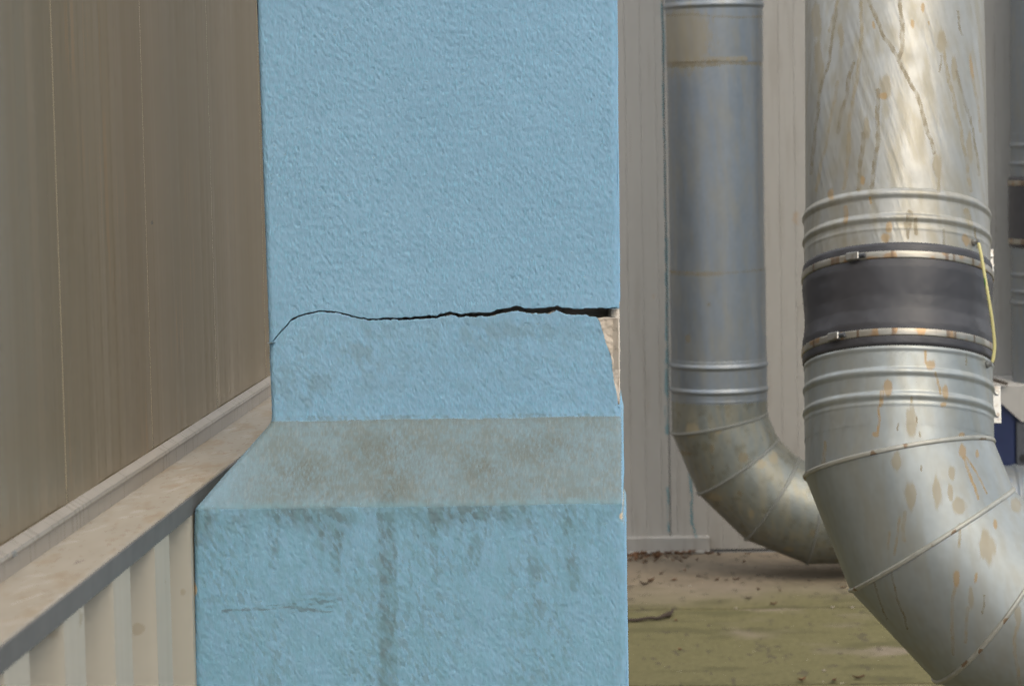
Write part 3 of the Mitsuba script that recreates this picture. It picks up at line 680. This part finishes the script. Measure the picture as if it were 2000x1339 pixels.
def elbow(root, C, d, e, r, bend, material, seam_r, end=0.5, n=144, seam_mat='seam_galvanised'):
    """Five-piece elbow: gores between mitred planes and a folded seam on each joint. Returns the last axis."""
    b = unit(np.cross(d, e))
    L = 2 * bend * math.tan(math.radians(11.25))
    dirs = [math.cos(a) * d + math.sin(a) * e for a in np.radians([0, 22.5, 45, 67.5, 90])]
    corners = [C]
    for k in range(1, 4):
        corners.append(corners[-1] + L * dirs[k])
    ang = np.linspace(-np.pi, np.pi, n + 1)

    def ring_on(k, axis_dir, radius):
        """Ellipse where the cylinder along axis_dir through corner k meets the mitre plane."""
        m = unit(np.cross(axis_dir, b))
        if m @ e > 0:
            m = -m
        off = radius * (np.sin(ang)[:, None] * (-m) + np.cos(ang)[:, None] * b)
        nrm = unit(dirs[k] + dirs[k + 1])
        s = -(off @ nrm) / (axis_dir @ nrm)
        return corners[k] + off + s[:, None] * axis_dir

    v_at = 0.3
    for k in range(1, 5):
        rings_a = ring_on(k - 1, dirs[k], r)
        rings_b = ring_on(k, dirs[k], r) if k < 4 else None
        if rings_b is None:
            m = unit(np.cross(dirs[k], b))
            m = -m if m @ e > 0 else m
            m = -unit(np.cross(b, dirs[k])) if False else m
            ref = -d
            off = r * (np.sin(ang)[:, None] * unit(ref - dirs[k] * (ref @ dirs[k])) + np.cos(ang)[:, None] * b)
            rings_a = corners[3] + off + (-(off @ unit(dirs[3] + dirs[4])) / (dirs[4] @ unit(dirs[3] + dirs[4])))[:, None] * dirs[4]
            rings_b = corners[3] + off + end * dirs[4]
        rows = 14
        V = rings_a[None] + np.linspace(0, 1, rows)[:, None, None] * (rings_b - rings_a)[None]
        lens = np.linalg.norm(rings_b - rings_a, axis=1)
        uv = np.stack([np.broadcast_to(ang * r, (rows, n + 1)), v_at + np.linspace(0, 1, rows)[:, None] * lens[None] + k * 0.6], -1)
        f = grid_faces(rows, n + 1)
        P = V.reshape(-1, 3)
        i = len(f) // 3
        nn = np.cross(P[f[i, 1]] - P[f[i, 0]], P[f[i, 2]] - P[f[i, 0]])
        mid = P[f[i, 0]] - corners[k - 1]
        if nn @ (mid - dirs[k] * (mid @ dirs[k])) < 0:
            f = f[:, ::-1]
        put(root + '__elbow_segment', (P, f), material, smooth=True, uv=uv.reshape(-1, 2))
    for k in range(4):
        # folded seam: a rounded lip standing on the ellipse
        lo = ring_on(k, dirs[k], r)[:-1]
        cen = corners[k]
        out = lo - cen
        out /= np.linalg.norm(out, axis=1, keepdims=True)
        nrm = unit(dirs[k] + dirs[k + 1])
        sec = [(-1.25, -0.5), (-1.15, 0.45), (-0.7, 0.95), (0.2, 1.0), (0.75, 0.8), (1.0, 0.2), (1.0, -0.5)]
        V = np.stack([lo + seam_r * (s * nrm + h * out) for s, h in sec], 0)
        V = np.concatenate([V, V[:, :1]], 1)
        f = grid_faces(len(sec), n + 1)
        P = V.reshape(-1, 3)
        i = len(f) // 2 - 5
        nn = np.cross(P[f[i, 1]] - P[f[i, 0]], P[f[i, 2]] - P[f[i, 0]])
        if nn @ (P[f[i, 0]] - cen) < 0:
            f = f[:, ::-1]
        uvs = np.stack(np.broadcast_arrays(np.linspace(-np.pi, np.pi, n + 1)[None] * r, np.linspace(0, 3 * seam_r, len(sec))[:, None] + k), -1)
        put(root + '__seam', (P, f), seam_mat, smooth=40)
    return corners, dirs


# big duct, leaning back at the top
TH, PSI = math.radians(17.8), math.radians(12)
A0 = np.array([0.549, 5.55, 1.33])
D = unit([-0.028, -math.sin(TH), -math.cos(TH)])
XA = unit(np.array([1, 0, 0]) - D * D[0])
WA = np.cross(XA, D)
E_ = math.cos(PSI) * XA + math.sin(PSI) * WA
BB = unit(np.cross(D, E_))
AA = np.cross(BB, D)
AA = AA if AA[0] > 0 else -AA
FR = (A0, D, AA, BB)
R = 0.2
big = 'large_duct'
dent = lambda t, a: 0.0012 * (meshkit.fbm(np.stack(np.broadcast_arrays(3 * np.cos(a), 3 * np.sin(a), t * 4), -1), 3, 4) - 0.5)
add_lathe(big + '__pipe', FR, [(t, R - 0.003) for t in np.arange(-1.6, -0.199, 0.01)], 'galvanised_upper', 200, dent)
add_lathe(big + '__upper_collar', FR, [(-0.2105, R - 0.003)] + banded(R, -0.2100, -0.0850, [(-0.1985, 0.0042, 0.010), (-0.1455, 0.0042, 0.009), (-0.1225, 0.0008, 0.004)]).tolist(), 'galvanised_upper', 200)
add_lathe(big + '__lower_collar', FR, [(0.1288, R - 0.004)] + banded(R, 0.1292, 0.2950, [(0.1350, 0.0022, 0.006), (0.1845, 0.0040, 0.009), (0.2350, 0.0040, 0.009), (0.2525, 0.0010, 0.004)]).tolist(), 'galvanised_lower', 200)
C1 = A0 + 0.333 * D
# straight throat between collar and first mitre: bottom ring follows the mitre plane
ang = np.linspace(-np.pi, np.pi, 145)
off = (R - 0.001) * (np.sin(ang)[:, None] * AA + np.cos(ang)[:, None] * BB)
nrm = unit(D + math.cos(math.radians(22.5)) * D + math.sin(math.radians(22.5)) * E_)
ra, rb = A0 + 0.262 * D + off, C1 + off - ((off @ nrm) / (D @ nrm))[:, None] * D
V = ra[None] + np.linspace(0, 1, 12)[:, None, None] * (rb - ra)[None]
f = grid_faces(12, 145)
P = V.reshape(-1, 3)
if np.cross(P[f[72, 1]] - P[f[72, 0]], P[f[72, 2]] - P[f[72, 0]]) @ off[72] < 0:
    f = f[:, ::-1]
uv = np.stack(np.broadcast_arrays(ang[None] * R, np.linspace(0.28, 0.36, 12)[:, None]), -1).reshape(-1, 2)
put(big + '__elbow_segment', (P, f), 'galvanised_lower', smooth=True, uv=uv)
elbow(big, C1, D, E_, R - 0.001, 0.46, 'galvanised_lower', 0.0045, end=1.6, n=144)
rub = [(-0.0915, R - 0.002), (-0.0905, R + 0.003), (-0.076, R + 0.004), (-0.058, R + 0.0035), (-0.040, R + 0.0045), (-0.01, R + 0.002), (0.02, R - 0.001), (0.05, R - 0.0005), (0.08, R + 0.0045), (0.095, R + 0.004), (0.115, R + 0.0042), (0.1275, R + 0.004), (0.1300, R - 0.002)]
add_lathe(big + '__rubber_sleeve', FR, smooth_profile(rub, 0.002), 'rubber', 200,
          lambda t, a: 0.0010 * (meshkit.fbm(np.stack(np.broadcast_arrays(2.4 * np.cos(a), 2.4 * np.sin(a), t * 14), -1), 2, 8) - 0.5))
for t0, t1, name in ((-0.0725, -0.0565, 'upper'), (0.0935, 0.1095, 'lower')):
    rr = R + 0.0050
    k = add_lathe(big + '__hose_clamp', FR, [(t0 - 0.0002, rr - 0.004), (t0, rr), (t0 + 0.002, rr + 0.0014), (t1 - 0.002, rr + 0.0014), (t1, rr), (t1 + 0.0002, rr - 0.004)], 'clamp_steel', 200)
    a = math.radians(-43 if name == 'upper' else -56)
    out, along = math.sin(a) * AA + math.cos(a) * BB, math.cos(a) * AA - math.sin(a) * BB
    c = A0 + (t0 + t1) / 2 * D + (rr + 0.006) * out
    hb = box(-0.015, 0.015, -0.0085, 0.0085, -0.006, 0.006, 0.002)
    M = np.eye(4)
    M[:3, 0], M[:3, 1], M[:3, 2], M[:3, 3] = along, D, out, c
    hb.apply_transform(M)
    put(k + '__screw_housing', hb, 'galvanised_bright')
    sc = trimesh.creation.cylinder(radius=0.0045, height=0.016, sections=14)
    sc.apply_transform(trimesh.transformations.rotation_matrix(math.pi / 2, [0, 1, 0]))
    sc.apply_translation((0.020, 0.0, 0.0))
    sc.apply_transform(M)
    put(k + '__screw', sc, 'charcoal_paint')


def side_plate(t0, t1, deg, width, reach, bolts):
    """Flat lug standing off the duct's flank with bolts."""
    a = math.radians(deg)
    out, along = math.sin(a) * AA + math.cos(a) * BB, math.cos(a) * AA - math.sin(a) * BB
    M = np.eye(4)
    M[:3, 0], M[:3, 1], M[:3, 2], M[:3, 3] = out, along, D, A0 + (R - 0.004) * out
    pl = box(0, reach, -0.002, 0.002, t0, t1, 0.0008)
    pl.apply_transform(M)
    k = put(big + '__bracket', pl, 'galvanised_bright')
    for tb in bolts:
        bo = trimesh.creation.cylinder(radius=0.0048, height=0.008, sections=6)
        bo.apply_transform(trimesh.transformations.rotation_matrix(math.pi / 2, [1, 0, 0]))
        bo.apply_translation((reach * 0.62, -0.005, tb))
        bo.apply_transform(M)
        put(k + '__bolt', bo, 'galvanised_bright')


side_plate(0.168, 0.250, 80, 0.004, 0.023, (0.184, 0.232))
side_plate(-0.135, -0.082, 80, 0.004, 0.013, (-0.12, -0.097))
tag(big, 'large stained galvanised duct with black rubber sleeve, nearest of the pipes', 'duct')

# earthing cable across the sleeve
cab = [(36, -0.108), (36.2, -0.095), (36.8, -0.075), (38, -0.045), (39.5, -0.015), (41.5, 0.015), (44, 0.045), (46.5, 0.075), (49, 0.105), (49.5, 0.120), (49.8, 0.132), (50, 0.142)]
cab = np.array(cab)
tt = np.linspace(0, len(cab) - 1, 90)
deg, ts = np.interp(tt, range(len(cab)), cab[:, 0]), np.interp(tt, range(len(cab)), cab[:, 1])
ker = np.ones(9) / 9
deg, ts = (np.convolve(np.pad(q, 4, mode='edge'), ker, 'valid') for q in (deg, ts))
lift = 0.0125 + 0.010 * np.sin(np.linspace(0, np.pi, 90))
pts = np.array([A0 + t * D + (R + l) * (math.sin(math.radians(g)) * AA + math.cos(math.radians(g)) * BB) for g, t, l in zip(deg, ts, lift)])
put('earthing_cable__sheath', tube(pts, 0.0036, 10), 'cable_sheath', smooth=50)
for g, t in ((36, -0.110), (50, 0.145)):
    a = math.radians(g)
    out, along = math.sin(a) * AA + math.cos(a) * BB, math.cos(a) * AA - math.sin(a) * BB
    M = np.eye(4)
    M[:3, 0], M[:3, 1], M[:3, 2], M[:3, 3] = along, D, out, A0 + t * D + (R + 0.0) * out
    lug = trimesh.creation.cylinder(radius=0.0075, height=0.004, sections=20)
    lug.apply_translation((0, 0, 0.004))
    hexb = trimesh.creation.cylinder(radius=0.0050, height=0.008, sections=6)
    hexb.apply_translation((0, 0, 0.0095))
    for q in (lug, hexb):
        q.apply_transform(M)
    put('earthing_cable__lug', lug, 'galvanised_bright')
    put('earthing_cable__bolt', hexb, 'galvanised_bright')
tag('earthing_cable', 'yellow and green earthing cable bridging the black rubber sleeve', 'cable')

# back duct
small = 'back_duct'
RB = 0.184
O2 = np.array([0.2885, 9.85, 0.0])
D2, E2 = np.array([0.0, 0, -1.0]), np.array([1.0, 0, 0])
B2, A2 = np.array([0, -1.0, 0]), np.array([1.0, 0, 0])
FR2 = (O2, D2, A2, B2)     # t = -z
add_lathe(small + '__pipe', FR2, [(-4.2, RB), (-3.0, RB), (-2.30, RB), (-2.20, RB)] , 'galvanised_back', 128)
add_lathe(small + '__coupling', FR2, banded(RB + 0.0015, -2.330, -2.175, [(-2.205, 0.006, 0.012)]).tolist(), 'galvanised_back', 128)
add_lathe(small + '__pipe', FR2, [(-2.1755, RB + 0.0005), (-1.9905, RB + 0.0005), (-1.990, RB - 0.0025)], 'galvanised_back', 128)
add_lathe(small + '__pipe', FR2, [(-1.992, RB - 0.0025), (-1.205, RB - 0.0025), (-1.2045, RB - 0.0005)], 'galvanised_back', 128)
add_lathe(small + '__pipe', FR2, [(-1.205, RB - 0.0005), (-0.85, RB - 0.0005)], 'galvanised_back', 128)
add_lathe(small + '__collar', FR2, [(-0.862, RB - 0.001)] + banded(RB + 0.001, -0.860, -0.700, [(-0.838, 0.006, 0.011), (-0.7445, 0.006, 0.011), (-0.708, 0.001, 0.005)]).tolist(), 'galvanised_back', 128)
C2 = O2 + np.array([0, 0, 0.6090])
off = RB * (np.sin(ang)[:, None] * A2 + np.cos(ang)[:, None] * B2)
nrm = unit(D2 + math.cos(math.radians(22.5)) * D2 + math.sin(math.radians(22.5)) * E2)
ra, rb = O2 + np.array([0, 0, 0.702]) + off, C2 + off - ((off @ nrm) / (D2 @ nrm))[:, None] * D2
V = ra[None] + np.linspace(0, 1, 8)[:, None, None] * (rb - ra)[None]
f = grid_faces(8, 145)
P = V.reshape(-1, 3)
if np.cross(P[f[72, 1]] - P[f[72, 0]], P[f[72, 2]] - P[f[72, 0]]) @ off[72] < 0:
    f = f[:, ::-1]
uv = np.stack(np.broadcast_arrays(ang[None] * R, np.linspace(0.0, 0.1, 8)[:, None]), -1).reshape(-1, 2)
put(small + '__elbow_segment', (P, f), 'galvanised_elbow', smooth=True, uv=uv)
corners, dirs = elbow(small, C2, D2, E2, RB, 0.456, 'galvanised_elbow', 0.0055, end=2.4, n=144, seam_mat='seam_dull')
endc = corners[3]
FR3 = (endc, E2, np.array([0, 0, 1.0]), B2)
add_lathe(small + '__coupling', FR3, banded(RB + 0.001, 0.62, 0.80, [(0.655, 0.006, 0.011), (0.765, 0.006, 0.011)]).tolist(), 'galvanised_back', 128)
tag(small, 'smaller grey galvanised duct bending right just above the mossy floor', 'duct')

# duct at the right edge
side = 'edge_duct'
O4 = np.array([1.668, 10.26, 0.0])
FR4 = (O4, D2, A2, B2)
RS = 0.198
add_lathe(side + '__pipe', FR4, [(-4.2, RS), (-1.66, RS)], 'galvanised_back', 96)
add_lathe(side + '__collar', FR4, [(-1.701, RS)] + banded(RS + 0.002, -1.70, -1.53, [(-1.652, 0.006, 0.010), (-1.58, 0.006, 0.010)]).tolist(), 'galvanised_back', 96)
add_lathe(side + '__rubber_sleeve', FR4, smooth_profile([(-1.53, RS), (-1.528, RS + 0.013), (-1.40, RS + 0.012), (-1.252, RS + 0.013), (-1.25, RS)], 0.004), 'rubber', 96)
for t0 in (-1.515, -1.285):
    add_lathe(side + '__hose_clamp', FR4, [(t0, RS + 0.010), (t0, RS + 0.0155), (t0 + 0.02, RS + 0.0155), (t0 + 0.02, RS + 0.010)], 'clamp_steel', 96)
add_lathe(side + '__collar', FR4, banded(RS + 0.001, -1.25, -1.00, [(-1.142, 0.006, 0.010), (-1.075, 0.006, 0.010), (-1.03, 0.006, 0.010)]).tolist(), 'galvanised_back', 96)
add_lathe(side + '__pipe', FR4, [(-1.005, RS), (-0.70, RS)], 'galvanised_back', 96)
tag(side, 'duct at the right edge of the picture with dark rubber sleeve', 'duct')

# fan unit under it
hood = [(1.335, 0.722), (1.40, 0.716), (2.2, 0.706), (2.2, 0.575), (1.4745, 0.575), (1.385, 0.659), (1.335, 0.694)]
put('fan_unit__hood', extrude_y(hood, 10.055, BY - 0.004), 'grey_paint')
put('fan_unit__body', box(1.30, 1.452, 10.075, BY - 0.006, 0.02, 0.69, 0.004), 'navy_paint')
put('fan_unit__body', box(1.3, 2.2, 10.085, BY - 0.008, 0.02, 0.60, 0.004), 'navy_paint')
put('fan_unit__side_plate', box(1.455, 2.2, 10.064, 10.084, 0.02, 0.574, 0.004), 'charcoal_paint')
ring_ = trimesh.creation.cylinder(radius=0.014, height=0.012, sections=20)
ring_.apply_transform(trimesh.transformations.rotation_matrix(math.pi / 2, [1, 0, 0]))
ring_.apply_translation((1.482, 10.062, 0.433))
put('fan_unit__plug', ring_, 'dark_void')
brace = box(1.30, 1.41, 10.03, 10.05, -0.006, 0.006)
brace.apply_transform(trimesh.transformations.rotation_matrix(math.radians(17), [0, 1, 0], (1.355, 10.04, 0)))
brace.apply_translation((0.01, 0, 0.742))
put('fan_unit__strut', brace, 'twig_bark')
tag('fan_unit', 'navy blue fan unit with pale grey hood beneath the edge duct', 'machine')

# ---------------------------------------------------------------- litter on the slabs
def leaf_mesh(length, width, curl, seed):
    g = np.random.default_rng(seed)
    n = 9
    s = np.linspace(0, 1, n)
    w = width * np.sin(np.pi * np.clip(s, 0.02, 0.98)) ** 0.8 * (1 + 0.25 * (g.random(n) - 0.5))
    x = (s - 0.5) * length
    z = curl * length * (4 * (s - 0.5) ** 2) * 0.5
    rows = []
    for k, side_ in enumerate((-1, -0.5, 0, 0.5, 1)):
        rows.append(np.stack([x, side_ * w * 0.5, z + abs(side_) * curl * width * 0.7 + 0.002 * g.random(n)], -1))
    v = np.concatenate(rows)
    f = grid_faces(5, n)
    top = trimesh.Trimesh(v, f, process=False)
    v2 = v - [0, 0, 0.0012]
    m = trimesh.util.concatenate([top, trimesh.Trimesh(v2, f[:, ::-1], process=False)])
    return m


SPOTS = [(0.27, 9.83, .035), (0.305, 9.81, .022), (0.345, 9.83, .034), (0.105, 9.84, .04), (0.015, 9.80, .045), (-0.01, 9.74, .05), (0.055, 9.98, .02), (0.15, 10.05, .022), (0.50, 9.58, .026), (0.375, 9.42, .03), (0.46, 9.29, .036), (0.10, 9.0, .03), (0.83, 9.0, .035), (0.88, 8.93, .03), (0.93, 8.98, .06),
         (0.105, 8.47, .022), (0.74, 9.62, .03), (0.62, 9.78, .02), (0.66, 7.99, .05), (0.48, 7.96, .035), (0.58, 7.955, .03), (0.20, 9.90, .02), (0.42, 9.60, .018)]
WHERE = ['beside the plinth end', 'below the back duct', 'in the middle of the floor', 'near the floor joint', 'near the pillar']
for i, (x, y, s) in enumerate(SPOTS):
    s *= 0.8
    m = leaf_mesh(s, s * random.uniform(0.4, 0.75), random.uniform(0.1, 0.5), i)
    m.apply_transform(trimesh.transformations.rotation_matrix(random.uniform(0, 6.28), [0, 0, 1]))
    m.apply_translation((x, y, 0.004))
    k = put('dead_leaf', m, f'leaf_{(0, 2, 0, 1)[i % 4]}')
    where = ('curled brown leaf scrap at the very front of the mossy floor' if y < 8.0 else 'dark leaf scrap on the green moss beside the large bent duct' if x > 0.7 and y < 9.5 else
             'small dry brown leaf scrap on the tan strip of floor near the back wall' if y > 9.55 else 'small dark leaf scrap on the green moss between pillar and floor joint')
    tag(k, where, 'leaf', {'c': 'leaf scraps at the front edge', 'd': 'leaf scraps beside the large duct', 's': 'leaf scraps'}[where[0]] + (' on the tan floor strip' if 'tan strip' in where else ' on the green moss' if where[0] == 's' else ''))
parts = []
for i in range(80):
    x = -0.07 + abs(random.gauss(0, 0.16))
    y = 10.43 - abs(random.gauss(0, 0.10 if i < 90 else 0.45))
    if x > 0.42 or y < 9.3:
        continue
    s = random.uniform(0.010, 0.032)
    m = leaf_mesh(s, s * random.uniform(0.35, 0.8), random.uniform(0.1, 0.6), 100 + i)
    m.apply_transform(trimesh.transformations.rotation_matrix(random.uniform(0, 6.28), [0, 0, 1]))
    m.apply_transform(trimesh.transformations.rotation_matrix(random.uniform(-0.5, 0.5), [1, 0, 0]))
    m.apply_translation((x, y, 0.007 + random.random() * 0.012))
    parts.append(m)
put('leaf_litter__drift', trimesh.util.concatenate(parts[::2]), 'leaf_1')
put('leaf_litter__drift', trimesh.util.concatenate(parts[1::2]), 'leaf_0')
tag('leaf_litter', 'drift of reddish brown leaf crumbs against the wall base beside the pillar', 'leaf litter', kind='stuff')
tw = np.array([(-0.10, 8.955, 0.008), (-0.03, 8.985, 0.012), (0.03, 9.01, 0.010), (0.075, 9.05, 0.014), (0.095, 9.13, 0.020)])
tws = np.stack([np.interp(np.linspace(0, 4, 30), range(5), tw[:, k]) for k in range(3)], 1)
tws[:, 2] += 0.002 * np.sin(np.linspace(0, 20, 30))
put('twig', tube(tws, np.interp(np.linspace(0, 1, 30), [0, .6, .75, 1], [0.006, 0.006, 0.011, 0.002]), 8), 'twig_bark', smooth=50)
tag('twig', 'dark bent twig lying on the floor beside the pillar foot', 'twig')
for i, (x, y) in enumerate([(0.162, 9.70), (0.32, 9.22), (0.67, 9.22), (0.74, 9.21), (0.56, 8.11)]):
    m = trimesh.creation.icosphere(subdivisions=1, radius=0.006)
    m.apply_scale((1, 0.8, 0.5))
    m.apply_translation((x, y, 0.004))
    k = put('pebble', m, 'sill_metal')
    tag(k, 'tiny pale pebble lying on the mossy floor', 'pebble', 'pale pebbles on the mossy floor')
